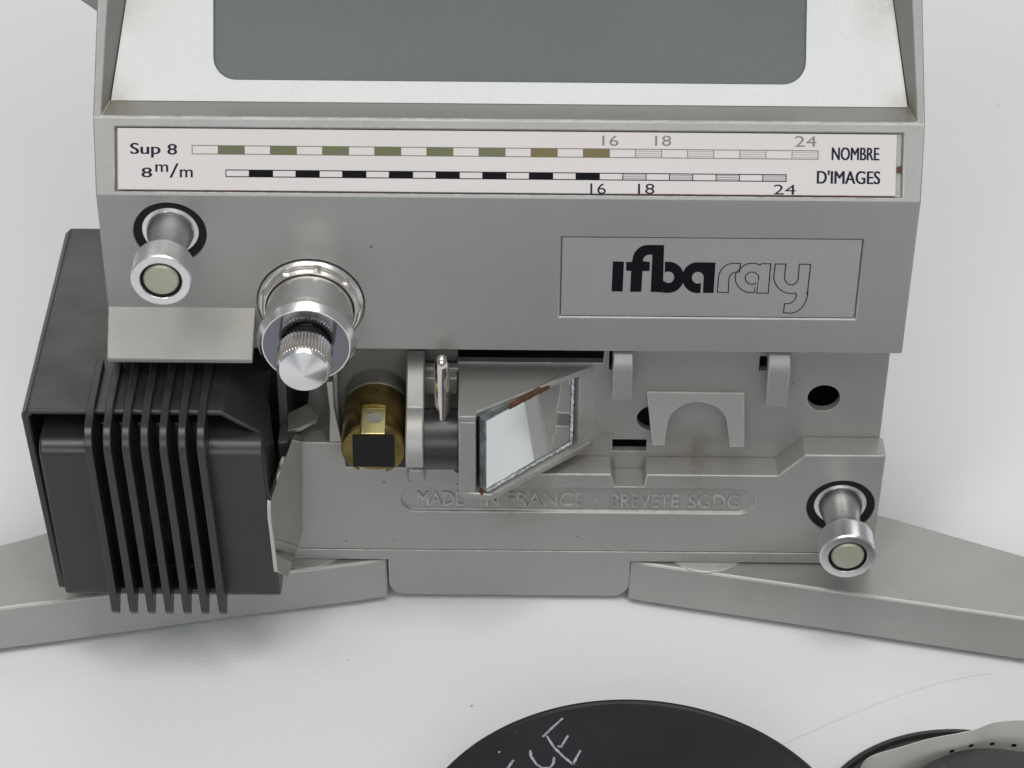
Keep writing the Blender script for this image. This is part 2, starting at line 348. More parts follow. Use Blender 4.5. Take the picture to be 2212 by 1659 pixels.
# ---- scale panel with its print
pp = MB().loft([[PANEL(u, v, h) for u, v in rect(-63.55, 63.0, 0.85, 10.85)] for h in (-0.85, -0.25)])
panel = obj('scale_panel', pp, 'panel_plastic', V, bevel=0.1)
PF = Frame(PANEL(0, 0, -0.25), PANEL.u, PANEL.v)
H0 = 0.004; HD = 0.02
u0s, v1s = PF.uv(415, 313); u1s, v0s = PF.uv(1767, 345); u0m, v1m = PF.uv(488, 366); u1m, v0m = PF.uv(1698, 393)
def strip(u0, u1, v0, v1, mats):
    cw = (u1 - u0) / 24.0; t = 0.15
    line = MB(); fills = [MB() for _ in mats]
    put_shape(line, PF, [rect(u0 - t / 2, u1 + t / 2, v1 - t, v1)], HD, H0); put_shape(line, PF, [rect(u0 - t / 2, u1 + t / 2, v0, v0 + t)], HD, H0)
    for k in range(25):
        put_shape(line, PF, [rect(u0 + k * cw - t / 2, u0 + k * cw + t / 2, v0 + t, v1 - t)], HD, H0)
    for k in range(1, 24, 2):
        a, b_ = u0 + k * cw, u0 + (k + 1) * cw
        if k < 16:
            put_shape(fills[min(len(mats) - 1, (1 if k > 12 else 0))], PF, [rect(a - 0.05, b_ + 0.05, v0 + 0.01, v1 - 0.01)], HD, H0 + 0.012)
        else:
            for q in (1, 2, 3):
                vv = v0 + (v1 - v0) * q / 4.0; put_shape(line, PF, [rect(a + t / 2, b_ - t / 2, vv - 0.035, vv + 0.035)], HD, H0)
    return line, fills
line, fills = strip(u0s, u1s, v0s, v1s, ['ink_olive', 'ink_brown_olive'])
o = obj('printed_scale', line, 'ink_grey', panel, smooth=0); o['label'] = 'upper row of frame cells'
obj('printed_cells', fills[0], 'ink_olive', panel, smooth=0); obj('printed_cells', fills[1], 'ink_brown_olive', panel, smooth=0)
line, fills = strip(u0m, u1m, v0m, v1m, ['ink_black'])
obj('printed_scale', line, 'ink_navy', panel, smooth=0); obj('printed_cells', fills[0], 'ink_black', panel, smooth=0)
def word(t_, a, b_, bold, material):
    tx = MB(); put_text(tx, PF, t_, a, b_, bold, HD, H0); obj('printed_word', tx, material, panel, smooth=0)
for t_, a, b_, bo in (('Sup', (282, 340), (346, 309), 0.03), ('8', (362, 334), (382, 311), 0.03), ('8', (306, 383), (328, 362), 0.03), ('m', (336, 371), (363, 355), 0.03),
                      ('/', (366, 384), (386, 353), 0.0), ('m', (389, 383), (416, 366), 0.03), ('16', (1275, 419), (1309, 396), 0.0), ('18', (1378, 419), (1414, 397), 0.0),
                      ('24', (1671, 420), (1719, 399), 0.0), ('NOMBRE', (1797, 346), (1899, 319), 0.035), ("D'IMAGES", (1765, 397), (1901, 369), 0.035)):
    word(t_, a, b_, bo, 'ink_navy')
for t_, a, b_ in (('16', (1301, 315), (1336, 293)), ('18', (1415, 315), (1450, 293)), ('24', (1717, 317), (1764, 294))): word(t_, a, b_, 0.0, 'ink_grey')
# rust line that has crept along the lower edge of the panel
for (a, b_) in ((-63.3, -18.5), (20.0, 62.5)):
    rs = MB(); n = 40; top = [(a + (b_ - a) * i / n, 0.80 + 0.12 * random.random()) for i in range(n + 1)]
    rs.loft([[PANEL(u, 0.66, -0.26) for u, v in top], [PANEL(u, v, -0.235) for u, v in top]], False, False, closed=False)
    obj('rust_line', rs, 'rust', panel, smooth=0)
rs = MB().loft([[PANEL(63.05, 4.6, -0.5), PANEL(63.9, 4.6, -0.5)], [PANEL(63.05, 5.6, -0.5), PANEL(63.9, 5.8, -0.5)]], False, False, closed=False)
obj('rust_spot', rs, 'rust', panel, smooth=0)

# ---- name plate and its lettering
npl = MB().box(lu0 + 0.2, lu1 - 0.2, 0.28, 0.8, lv0 + 0.12, lv1 - 0.3)
plate = obj('name_plate', npl, 'plate_silver', V, bevel=0.08)
NF = Frame((0, 0.28, 0), (1, 0, 0), (0, 0, 1))
def cp(x, y): return NF.uv((2200 + x / 1.6385) / 1.85172, (900 + y / 1.6385) / 1.85172)
def arc(cx, cy, r, a0, a1, n=14, ry=None):
    return [(cx + r * math.cos(math.radians(a0 + (a1 - a0) * i / n)), cy + (ry or r) * math.sin(math.radians(a0 + (a1 - a0) * i / n))) for i in range(n + 1)]
shapes = [
    [[(412, 238), (485, 240), (476, 436), (403, 434)]],
    [[(525, 437), (532, 301), (499, 299), (499, 243), (538, 241)] + arc(640, 240, 101, 180, 270, 12, 109)[1:] + [(748, 131), (742, 350), (736, 441), (660, 437), (671, 194), (648, 194)]
     + arc(648, 237, 39, 270, 180, 8, 43)[1:] + [(655, 242), (652, 301), (606, 301), (598, 437)]],
    [[(753, 240)] + arc(776, 342, 102, -78, 88, 20, 102) + [(738, 443), (738, 368)] + arc(776, 342, 38, 140, -128, 22) ],
    [[(1085, 246), (1072, 445), (1002, 444), (1007, 345)] + arc(969, 345, 39, 0, -300, 22) + [(990, 378), (985, 446)] + arc(967, 345, 101, 86, 270, 22) ],
]
for k, loops in enumerate(shapes):
    lg = MB(); put_shape(lg, NF, [[cp(*p) for p in l] for l in loops], 0.03, 0.004 + 0.003 * k); obj('bold_letter', lg, 'ink_black', plate, smooth=0)
def stroke(mb, fr, pts, w, h):
    P = [Vector(p) for p in pts]; n = len(P); outl, inl = [], []
    for i in range(n):
        d1 = (P[i] - P[i - 1]).normalized(); d2 = (P[(i + 1) % n] - P[i]).normalized(); t = (d1 + d2)
        t = t.normalized() if t.length > 1e-4 else d1
        nn = Vector((-t.y, t.x)); k = 1.0 / max(0.5, abs(nn.dot(Vector((-d1.y, d1.x)))))
        outl.append(P[i] + nn * w / 2 * k); inl.append(P[i] - nn * w / 2 * k)
    for i in range(n):
        j = (i + 1) % n
        mb.add([fr(*outl[i], h), fr(*outl[j], h), fr(*inl[j], h), fr(*inl[i], h)], [(0, 1, 2, 3)])
r_ = [(1096, 440)] + [(1105, 335)] + arc(1203, 352, 98, 195, 268, 10, 101) + [(1248, 252), (1243, 308), (1225, 308)] + arc(1222, 362, 50, 270, 186, 8, 54) + [(1168, 443)]
a_ = [(1250, 284)] + arc(1325, 348, 101, 222, 300, 10, 98) + [(1388, 253), (1447, 254), (1430, 447), (1355, 446), (1366, 350)] + arc(1324, 348, 45, 10, -300, 20, 40) + [(1347, 380), (1338, 443)] + arc(1318, 345, 104, 90, 200, 12, 98)
y_ = [(1477, 255), (1546, 256), (1537, 338)] + arc(1582, 340, 46, 175, 10, 12, 52) + [(1634, 256), (1708, 258), (1688, 440)] + arc(1570, 440, 118, 0, 95, 12, 138) + [(1530, 575), (1537, 515), (1560, 516)] + arc(1560, 450, 55, 80, 5, 8, 64) + arc(1582, 335, 116, 76, 178, 14, 114)
for sh in (r_, a_, y_):
    ol = MB(); stroke(ol, NF, [cp(*p) for p in sh], 0.19, 0.02); obj('outline_letter', ol, 'ink_navy', plate, smooth=0)

# ---- screen hood with mask and ground-glass screen
def fp(u, v): return Vector((u, 6.7 + v * math.sin(math.radians(25)), 98.3 + v * math.cos(math.radians(25))))
ML = math.radians(33)
MASK = Frame((0, 10.75, 99.05), (1, 0, 0), (0, math.sin(ML), math.cos(ML)))
def ring4(w0, w1, v0, v1, fn): return [fn(-w0, v0), fn(w0, v0), fn(w1, v1), fn(-w1, v1)]
outer = ring4(67.5, 61.3, 0.0, 96, fp); inner = ring4(66.2, 58.2, 0.35, 93, fp)
deep = [MASK(-65.2, 0.0), MASK(65.2, 0.0), MASK(49.5, 96), MASK(-49.5, 96)]
outb = [Vector((-66, 62, 98.9)), Vector((66, 62, 98.9)), Vector((58, 96, 178)), Vector((-58, 96, 178))]
hd = MB().loft([outb, outer, inner, deep], True, False)
obj('screen_hood', hd, 'silver_paint', V, bevel=0.3, smooth=35)
# second thin line on the side rims (raised bead along the inner edge)
ms = MB(); sw, sb, st = 48.3, 3.55, 76.0
outl = [(-65.0, 0.05), (65.0, 0.05), (49.8, 95), (-49.8, 95)]
hole = rrect(-sw, sw, sb, st, 3.7, 8)
vs, fs = curve_mesh([outl, hole], 1.0)
ms.add([MASK(p.x, p.y, -0.85 + (p.z + 0.5) * 0.95) for p in vs], fs)
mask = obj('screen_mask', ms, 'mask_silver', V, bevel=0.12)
sc = MB().loft([[MASK(u, v, h) for u, v in rect(-sw - 1.0, sw + 1.0, sb - 1.0, st + 1.0)] for h in (-2.0, -0.9)])
obj('viewing_screen', sc, 'ground_glass', V)

# ---- flange over the lamp house
fl = MB()
A, B_ = F(234, 664, 0.0), F(555, 667, 0.0)
th = 1.1
fl.prism([(0.4, 66.0), (0.0, 65.2), (-6.0, 58.9), (-6.0, 58.0), (-5.2, 57.9), (0.4, 63.6)], 'X', -67.1, -42.3)
fl.v = [(x + (0.06 * (65.2 - z) if x > -50 else 0.0) * -1, y, z) for x, y, z in fl.v]
obj('visor_flange', fl, 'silver_paint', V, bevel=0.25)

# ---- film spindles
def spindle(cx, cz, y0=0.0):
    c = (cx, y0, cz)
    body = MB().lathe([(5.0, -6), (5.0, -1.0), (4.85, -0.7), (4.0, -0.6), (3.9, -0.2), (3.7, 0.8), (3.3, 2.2), (3.0, 3.8), (2.85, 5.2), (3.0, 6.8), (3.5, 8.0),
                       (4.0, 8.4), (4.6, 8.5), (4.82, 8.65), (4.9, 8.85), (4.9, 9.2), (4.9, 12.8), (4.9, 13.1), (4.7, 13.38), (4.55, 13.4), (3.5, 13.4), (3.4, 13.3), (3.4, 12.2)], c, 72, cap1=True)
    sp_ = obj('film_spindle', body, 'aluminium', V, smooth=26)
    obj('recess_shade_ring', MB().lathe([(4.7, -2.0), (5.98, -2.0), (5.98, -0.45), (4.7, -0.45)], c, 64, cap0=False, cap1=False), 'rubber_black', sp_)  # added black ring, stands in for the shade deep in the spindle hole
    obj('groove_ring', MB().lathe([(3.38, 12.25), (3.38, 12.6), (2.8, 12.6), (2.8, 12.25)], c, 48), 'rubber_black', sp_)
    obj('end_cap', MB().lathe([(2.85, 12.3), (2.85, 13.1), (2.6, 13.4), (2.3, 13.45), (0.05, 13.48)], c, 48), 'brass_cap', sp_)
    return sp_
spindle(*spL); spindle(*spR, 0.0)

# ---- drive knob: scalloped washer, polished drum, knurled screw
kc = (knob[0], 0.0, knob[1])
drum = obj('drive_knob', MB().lathe([(7.3, -5), (7.3, 7.6), (7.45, 8.6), (7.8, 9.6), (8.1, 10.2), (8.15, 10.6), (8.05, 10.8), (7.3, 11.85), (7.1, 11.85), (7.1, 11.0)], kc, 96), 'aluminium_satin', V, smooth=24)
obj('knob_face', MB().lathe([(7.1, 11.0), (7.1, 11.8), (4.25, 11.75), (4.2, 10.2), (3.0, 10.2)], kc, 96, cap0=False), 'dark_reflection_metal', drum, smooth=24)
obj('mounting_ring', MB().lathe([(8.85, -4), (8.85, 0.35), (8.5, 0.75), (7.7, 0.8), (7.5, 0.5), (7.5, -2)], kc, 96, cap0=False, cap1=False), 'aluminium', drum)
wmod = lambda a, r, t: 1.0 + (0.045 * max(0, math.cos(a * 9)) ** 8 if r > 7.7 else 0)
obj('spring_washer', MB().lathe([(7.5, 0.9), (8.15, 0.9), (8.1, 1.7), (7.75, 2.1), (7.5, 2.1)], kc, 180, wmod, False, False), 'washer_metal', drum, smooth=30)
obj('rubber_ring', MB().lathe([(4.15, 10.3), (4.15, 11.3), (3.7, 12.2), (3.0, 12.2), (3.0, 10.3)], kc, 48), 'rubber_black', drum)
kn = MB().lathe([(3.4, 10.4), (3.4, 13.0), (4.05, 13.1), (4.35, 13.4), (4.4, 13.7), (4.4, 17.8), (4.3, 18.1)], kc, 288, lambda a, r, t: 1.0 + (0.035 * math.cos(a * 48) if 13.3 < t < 18.0 else 0))
obj('knurled_screw', kn, 'knurl_metal', drum, smooth=60)
obj('screw_end', MB().lathe([(4.2, 18.0), (4.3, 18.12), (4.05, 18.6), (3.9, 18.75), (0.02, 20.0)], kc, 96), 'aluminium_turned', drum, smooth=20)

# ---- base: bottom plate with centre tab, base body with ledge, engraved slot
tabL, tabR = -21.3, 22.5
tab = [(-66.2, 8.9), (tabL, 8.9)] + [(tabL + 3 - 3 * math.cos(math.radians(a)), 3.4 - 3 * math.sin(math.radians(a))) for a in range(0, 91, 15)] + \
      [(tabR - 3 + 3 * math.sin(math.radians(a)), 3.4 - 3 * math.cos(math.radians(a))) for a in range(0, 91, 15)] + [(tabR, 8.9), (66.2, 8.9), (66.2, 11.24), (-66.2, 11.24)]
obj('base_plate', MB().prism(tab, 'Y', 0.0, 58.0), 'silver_paint', V, bevel=0.12)
zc, zr, zl = 29.4, 34.2, 36.1
bb = [(-40.0, 11.34), (66.2, 11.34), (66.5, zr), (52.3, zr), (47.8, zc), (24.7, zc), (24.3, 26.6), (19.3, 26.6), (18.5, zc), (-8.8, zc), (-9.4, 30.6), (-28.2, 30.6), (-28.7, zl), (-40.0, zl)]
slotL, slotR = F(867, 1076), F(1628, 1094); sz0, sz1 = F(1250, 1107).z, F(1250, 1055).z
sr = (sz1 - sz0) / 2; szc = (sz0 + sz1) / 2
def obround(x0, x1, zc_, r, n=14):
    return [(x0 + r - r * math.sin(math.radians(a)), zc_ + r * math.cos(math.radians(a))) for a in [180 * i / n for i in range(n + 1)]] + \
           [(x1 - r + r * math.sin(math.radians(a)), zc_ - r * math.cos(math.radians(a))) for a in [180 * i / n for i in range(n + 1)]]
slot_cut = MB().prism(obround(slotL.x, slotR.x, szc, sr), 'Y', -1.0, 0.55)
base = obj('base_body', MB().prism(bb, 'Y', 0.0, 5.2), 'silver_paint', V, bevel=0.22, cut=[slot_cut, cyl_cut(*spR, 6.05, -2, 4.2)])
EF = Frame((0, 0.55, 0), (1, 0, 0), (0, 0, 1)); et = MB()
for t_, a, b_ in (('MADE', (902, 1089), (1001, 1061)), ('IN', (1038, 1090), (1077, 1062)), ('FRANCE', (1094, 1091), (1262, 1063)), ('\u00b7', (1285, 1080), (1292, 1074)),
                  ('BREVETE', (1319, 1094), (1466, 1068)), ('SGDG', (1486, 1096), (1599, 1068))):
    put_text(et, EF, t_, a, b_, 0.0, 0.32, -0.02)
obj('embossed_lettering', et, 'silver_paint', base, smooth=0)

# ---- recess wall behind the film path, with holes; chamber behind it
wl = [(-8.6, 11.4), (66.0, 11.4), (66.0, 56.9), (17.0, 56.9), (16.6, 50.2), (-8.6, 50.2)]
cuts = [cyl_cut(55.35, 42.9, 2.85, 4, 8, 40), cyl_cut(25.6, 38.0, 2.75, 4, 8, 40), MB().box(18.7, 24.8, 4, 8, 30.5, 33.2), MB().box(17.6, 19.0, 4, 8, 48.6, 54), MB().box(43.6, 45.2, 4, 8, 48.8, 52)]
obj('recess_wall', MB().prism(wl, 'Y', 5.2, 6.6), 'silver_paint', V, bevel=0.2, cut=cuts)
ch = MB().box(64.6, 66.0, 6.6, 58, 11.4, 56.8)
ch.box(-37.0, 66.0, 56.6, 58, 11.4, 56.8)
obj('chamber_shell', ch, 'silver_paint', V)
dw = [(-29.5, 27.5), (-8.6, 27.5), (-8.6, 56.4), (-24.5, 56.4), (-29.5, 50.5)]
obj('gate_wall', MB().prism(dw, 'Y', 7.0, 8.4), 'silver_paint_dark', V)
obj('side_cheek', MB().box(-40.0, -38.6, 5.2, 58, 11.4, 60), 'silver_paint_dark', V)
obj('gate_cheek', MB().prism([(2.0, 36.0), (7.0, 27.6), (7.0, 60), (4.5, 60)], 'X', -30.2, -29.4), 'silver_paint', V, bevel=0.2)

# ---- film guide clips and arch
def clip(x0, x1, zt, zb):
    m_ = MB().prism([(5.3, 55.6), (2.4, 54.6), (1.3, 53.0), (1.0, zt), (1.0, zb), (2.6, zb + 0.0), (2.8, zt), (3.6, zt + 1.2), (5.3, zt + 1.6)], 'X', x0, x1)
    return obj('film_guide_clip', m_, 'silver_paint', V, bevel=0.25)
clip(18.1, 21.6, 51.5, 45.2); clip(44.7, 48.6, 51.5, 44.0)
ap = [(24.3, 44.5), (25.6, 34.4), (27.8, 34.4)] + [(33.4 - 5.2 * math.cos(math.radians(a)), 38.2 + 4.4 * math.sin(math.radians(a))) for a in range(0, 181, 12)] + [(39.2, 34.2), (41.9, 34.2), (41.4, 44.4)]
am = MB().prism(ap, 'Y', 0.0, 5.4)
am.v = [(x, (2.0 + 2.5 * max(0.0, (z - 35.6) / 8.8)) if y < 1 else y, z) for x, y, z in am.v]
obj('film_guide_arch', am, 'silver_paint', V, bevel=0.18)

# ---- brass barrel (film gate) with prism and black block
bx, bz = -22.75, 41.2
def shell(c, r0, r1, t0, t1, a0, a1, n=40):
    m_ = MB(); L0, L1, L2, L3 = [], [], [], []
    for i in range(n + 1):
        a = math.radians(a0 + (a1 - a0) * i / n); ca, sa = math.cos(a), math.sin(a)
        L0.append((c[0] + r1 * ca, -t0, c[1] + r1 * sa)); L1.append((c[0] + r1 * ca, -t1, c[1] + r1 * sa))
        L2.append((c[0] + r0 * ca, -t1, c[1] + r0 * sa)); L3.append((c[0] + r0 * ca, -t0, c[1] + r0 * sa))
    full = abs(a1 - a0) >= 360
    n1 = n + 1
    vs = L0 + L1 + L2 + L3; fs = []
    for i in range(n):
        for k in range(4): fs.append((k * n1 + i, k * n1 + i + 1, ((k + 1) % 4) * n1 + i + 1, ((k + 1) % 4) * n1 + i))
    if not full: fs += [(0, n1, 2 * n1, 3 * n1), (n, n1 + n, 2 * n1 + n, 3 * n1 + n)]
    m_.add(vs, fs); return m_
br = MB().lathe([(4.6, -9.0), (5.6, -9.0), (5.6, 7.6), (5.3, 8.0), (0.02, 8.0)], (bx, 0, bz), 72, cap0=False)
win = MB().box(bx - 2.2, bx + 2.1, -9.5, -2.5, bz + 3.4, bz + 8)
notch = MB().box(bx - 2.6, bx + 2.0, -9, -6.6, bz - 8, bz - 3.7)
sock = MB().box(bx - 3.6, bx + 3.6, -9, 6, bz - 3.65, bz + 3.6)
barrel = obj('brass_barrel', br, 'brass_tarnished', V, smooth=30, bevel=0.12, cut=[win, notch])
obj('barrel_collar', MB().lathe([(4.6, -11), (5.4, -11), (5.6, -5.4), (5.6, -3.7), (5.4, -3.3), (4.6, -3.2)], (bx, 0, bz + 0.4), 64, cap0=False, cap1=False), 'gunmetal', barrel)
obj('gate_block', MB().box(bx - 3.55, bx + 3.55, -8.35, -7.9, bz - 3.6, bz + 3.15), 'rubber_black', barrel, bevel=0.12)
pr = MB().prism([(-7.9, bz + 3.3), (-7.9, bz + 3.5), (-2.55, bz + 4.9), (-2.55, bz + 3.3)], 'X', bx - 2.15, bx + 2.05)
obj('prism', pr, 'brass_bright', barrel, bevel=0.1)
PRF = Frame((bx, -7.9, bz + 3.5), (1, 0, 0), (0, 5.35, 1.4)); el = MB()
put_shape(el, PRF, [[(0.1 + 1.5 * math.cos(a), 3.3 + 1.1 * math.sin(a)) for a in [2 * math.pi * i / 32 for i in range(32)]]], 0.04, 0.01)
obj('prism_aperture', el, 'gunmetal', barrel, smooth=0)

# ---- lens: black tube, grey clamp, chrome pin
ly, lz = -3.0, 39.7
lens = obj('lens_tube', MB().lathe([(3.0, -16.4), (5.1, -16.4), (5.35, -16.1), (5.35, -8.4), (5.0, -8.2), (3.0, -8.2)], (0, ly, lz), 64, axis='X'), 'black_enamel', V, smooth=30)
ca_ = [(5.4, 52.6), (1.0, 50.5)] + [(ly + 6.6 * math.cos(math.radians(a)), lz + 6.6 * math.sin(math.radians(a))) for a in range(88, 200, 8)]
ci_ = [(ly + 5.45 * math.cos(math.radians(a)), lz + 5.45 * math.sin(math.radians(a))) for a in range(192, 60, -8)]
obj('lens_clamp', MB().prism(ca_ + ci_ + [(5.4, 44.5)], 'X', -17.3, -14.2), 'silver_paint', lens, bevel=0.3)
obj('clamp_lug', MB().prism([(-1.6, 30.8), (-0.9, 31.6), (3.0, 31.6), (3.0, 28.0), (-1.2, 28.2)], 'X', -17.4, -14.4), 'silver_paint', lens, bevel=0.35)
obj('clamp_bridge', MB().box(-14.3, -8.6, 2.6, 5.6, 45.0, 48.6).box(-14.3, -8.3, 4.2, 5.8, 48.6, 49.6), 'silver_paint', lens, bevel=0.2)
obj('focus_pin', MB().lathe([(1.45, 4.6), (1.4, 6.0), (1.32, 12.0), (1.3, 16.2), (1.15, 17.2), (0.8, 17.9), (0.4, 18.2), (0.02, 18.3)], (-11.05, ly - 0.3, lz), 32, axis='Z'), 'chrome', lens, smooth=50)

# ---- mirror holder and mirror
e0 = G(1028, 893, 49.7); e1 = G(1300, 774, 49.7)
plan = [(-8.2, -9.3), (-5.2, -9.3), (e0.x + 0.2, e0.y + 0.4), (15.8, 5.6), (-8.4, 5.6)]
mh = MB().prism(plan, 'Z', 48.5, 49.7)
holder = obj('mirror_holder', mh, 'silver_paint', V, bevel=0.2)
obj('holder_post', MB().box(-8.2, -5.2, -9.35, -6.4, 31.8, 48.45), 'silver_paint', holder, bevel=0.25)
obj('holder_side', MB().box(-8.3, -7.0, -6.35, 5.4, 31.8, 48.45), 'silver_paint', holder)
obj('holder_shelf', MB().prism([(-8.2, -9.3), (-5.0, -9.6), (-2.5, -9.9), (15.6, 5.4), (-8.2, 5.4)], 'Z', 31.6, 32.9), 'silver_paint', holder, bevel=0.2)
obj('holder_back', MB().prism([(12.6, 4.0), (15.8, 5.4), (11.0, 5.4)], 'Z', 32.9, 48.5), 'silver_paint', holder)
m0, m1 = Vector((-3.5, -9.6)), Vector((11.45, 3.9)); md_ = (m1 - m0).normalized(); mn = Vector((md_.y, -md_.x))      # mn points to the front right
zb_, zt_ = 33.3, 49.1
def mp(s_, t_, z_): p = m0 + md_ * s_ + mn * t_; return (p.x, p.y, z_)
LM = (m1 - m0).length
def slab(s0, s1, t0, t1, z0, z1):
    return MB().loft([[mp(s0, t0, z), mp(s1, t0, z), mp(s1, t1, z), mp(s0, t1, z)] for z in (z0, z1)])
glass = obj('mirror', slab(0, LM, -1.7, -0.03, zb_, zt_), 'glass_edge', holder, bevel=0.08)
obj('mirror_face', slab(0.12, LM - 0.55, -0.02, 0.01, zb_ + 0.65, zt_ - 0.2), 'mirror_silver', holder, smooth=0)
ce = MB(); n = 46                                            # chipped lower and right edges
for (p0, p1, wdt) in (((0.1, zb_), (LM, zb_), 0.65), ((LM, zb_), (LM, zt_), 0.5)):
    a, b_ = [], []
    for i in range(n + 1):
        k = i / n; s_ = p0[0] + (p1[0] - p0[0]) * k; z_ = p0[1] + (p1[1] - p0[1]) * k; w_ = wdt * (0.75 + 0.35 * random.random()); q = random.random() * 0.22
        if p0[1] == p1[1]: a.append(mp(s_, 0.08 + q, z_ - 0.05)); b_.append(mp(s_, 0.04 + q * 0.5, z_ + w_))
        else: a.append(mp(s_ + 0.05, 0.08 + q, z_)); b_.append(mp(s_ - w_, 0.04 + q * 0.5, z_))
    ce.loft([a, b_], False, False, closed=False)
obj('chipped_edge', ce, 'chipped_glass', holder, smooth=0)
ru = MB(); a, b_, c_ = [], [], []
for i in range(n + 1):
    k = i / n; s_ = LM * (0.26 + 0.60 * k); w_ = 0.3 + 0.55 * max(0, k - 0.35) * (0.8 + 0.4 * random.random())
    a.append(mp(s_, 0.06, zt_ - 0.4 - 0.5 * random.random() * k)); b_.append(mp(s_, 0.12, zt_ + 0.12)); c_.append(mp(s_, -w_, zt_ + 0.66))
ru.loft([a, b_, c_], False, False, closed=False)
obj('rust_crust', ru, 'rust', holder, smooth=0)
obj('glue_blob', MB().lathe([(0.6, 0), (0.5, 0.25), (0.3, 0.4), (0.02, 0.45)], (-4.2, -9.1, 32.8), 20, lambda a, r, t: 1 + 0.25 * math.sin(3 * a) + 0.12 * math.sin(7 * a), axis='Z'), 'rust', holder)

# ---- steel parts left of the film path
def sheet(name, pts, tvec, material, parent, bevel=0.08):
    t = Vector(tvec); return obj(name, MB().loft([[Vector(p) for p in pts], [Vector(p) + t for p in pts]]), material, parent, bevel=bevel, smooth=30)
pl = [F(637, 935, -3.0), F(612, 1000, -10.0), F(585, 1085, -17.5), F(586, 1120, -18.0), F(600, 1236, -18.0), F(622, 1246, -12.0), F(651, 1160, -0.6), F(652, 1000, -0.6), F(650, 940, -0.6)]
refl = sheet('reflector_plate', pl, (-0.7, 0.1, 0), 'sheet_steel', V)
sheet('film_pawl', [G(622, 900, 38.5), G(664, 880, 38.5), G(690, 905, 38.5), G(684, 914, 38.5), G(650, 931, 38.5), G(622, 938, 38.5)], (0, 0, 0.8), 'rusty_steel', V)
sheet('gate_tongue', [F(704, 826, 1.0), F(719, 826, 1.0), F(722, 880, 0.4), F(738, 955, -0.2), F(711, 955, -0.2), F(712, 890, 0.4)], (0, 1.0, 0), 'rusty_steel', V, 0.15)

# ---- lamp house: outer shell, front cover, cooling fins
def shr(p): return (p[0] - 0.043 * (p[2] - 12.0), p[1], p[2])
sh_poly = [(-78.6, 13.5), (-79.4, 52.4), (-78.2, 53.6), (-45.6, 53.6), (-39.4, 49.1), (-39.4, 47.9), (-46.0, 52.5), (-77.6, 52.5), (-78.0, 51.8), (-77.3, 13.5)]
lamp = obj('lamp_house', MB().prism(sh_poly, 'Y', -13.4, 40.0), 'black_plastic', V, bevel=0.35, shear=shr)
def cover_prof(y_front, ztop, r, zb):
    return [(-4.0, zb)] + [(y_front + 0.8, zb), (y_front, zb + 0.8)] + [(y_front + r - r * math.cos(math.radians(a)), ztop - r + r * math.sin(math.radians(a))) for a in range(0, 91, 10)] + [(-4.0, ztop)]
slotc = MB().prism([(-66.9 - 0.043 * 38, 51), (-49.3 - 0.043 * 38, 51), (-49.3 - 0.043 * 6, 16.8), (-66.9 - 0.043 * 6, 16.8)], 'Y', -20, -11.0)
obj('front_cover', MB().prism(cover_prof(-17.2, 49.1, 3.0, 15.0), 'X', -76.6, -39.0), 'black_plastic', lamp, bevel=0.5, shear=shr, cut=[slotc])
obj('lamp_body', MB().box(-76.8, -41.2, -3.9, 39.5, 13.4, 47.0), 'black_plastic', lamp, shear=shr)
for k in range(7):
    x = -67.4 + 3.1 * k
    fp_ = [(-1.0, 53.4), (-1.0, 54.7), (-13.0, 54.7)] + [(-20.4 + 5.0 - 5.0 * math.cos(math.radians(a)), 49.6 + 4.6 * math.sin(math.radians(a))) for a in range(66, -1, -11)] + [(-20.7, 34.0), (-21.3, 15.4), (-20.6, 14.2), (-16.8, 17.0), (-7.5, 17.4), (-7.5, 49.0), (-13.6, 49.2), (-13.6, 53.2)]
    obj('cooling_fin', MB().prism(fp_, 'X', x - 0.66, x + 0.66), 'black_plastic', lamp, bevel=0.16, shear=shr)

# ---- legs
def leg(sx):
    P = [(22.4, 0.7), (26, -0.2), (92.2, -13.7), (122, -19.9), (127, -18.5), (128, -12.5), (124, -10.1), (69.7, 13.9), (40, 24), (22.4, 22)]
    if sx < 0: P = [(-x - 0.0 + 0.9, y) for x, y in P]
    m_ = MB().prism(P, 'Z', 0.35, 8.45)
    m_.v = [(x, y + ((-1.3 - 0.009 * abs(x)) if z < 1 and y < 0.8 else 0), z) for x, y, z in m_.v]
    l = obj('leg', m_, 'silver_paint', V, bevel=0.4)
    obj('foot', MB().lathe([(4.2, -0.8), (4.4, -0.6), (4.4, 0.6)], (sx * 116, -13.5, 0), 40, axis='Z'), 'rubber_black', l)
    obj('foot', MB().lathe([(4.2, -0.8), (4.4, -0.6), (4.4, 0.6)], (sx * 34, 10, 0), 40, axis='Z'), 'rubber_black', l)
    obj('pivot_disc', MB().lathe([(7.6, 8.2), (7.6, 8.62), (7.3, 8.8), (0.02, 8.8)], (sx * 36.5, 5.2, 0), 64, axis='Z'), 'silver_paint', l)
    return l
leg(1); leg(-1)

# ---- folded reel arm behind the housing
a0, a1 = F(300, 0, 45), F(120, -100, 45)
dv = (a1 - a0).normalized(); un = Vector((dv.z, 0, -dv.x)) * 6.0
rp = [a0 + un, a1 + un * 0.7, a1 - un * 0.7, a0 - un]
obj('reel_arm', MB().prism([(p.x, p.z) for p in rp], 'Y', 43, 49), 'silver_paint', V, bevel=1.2)

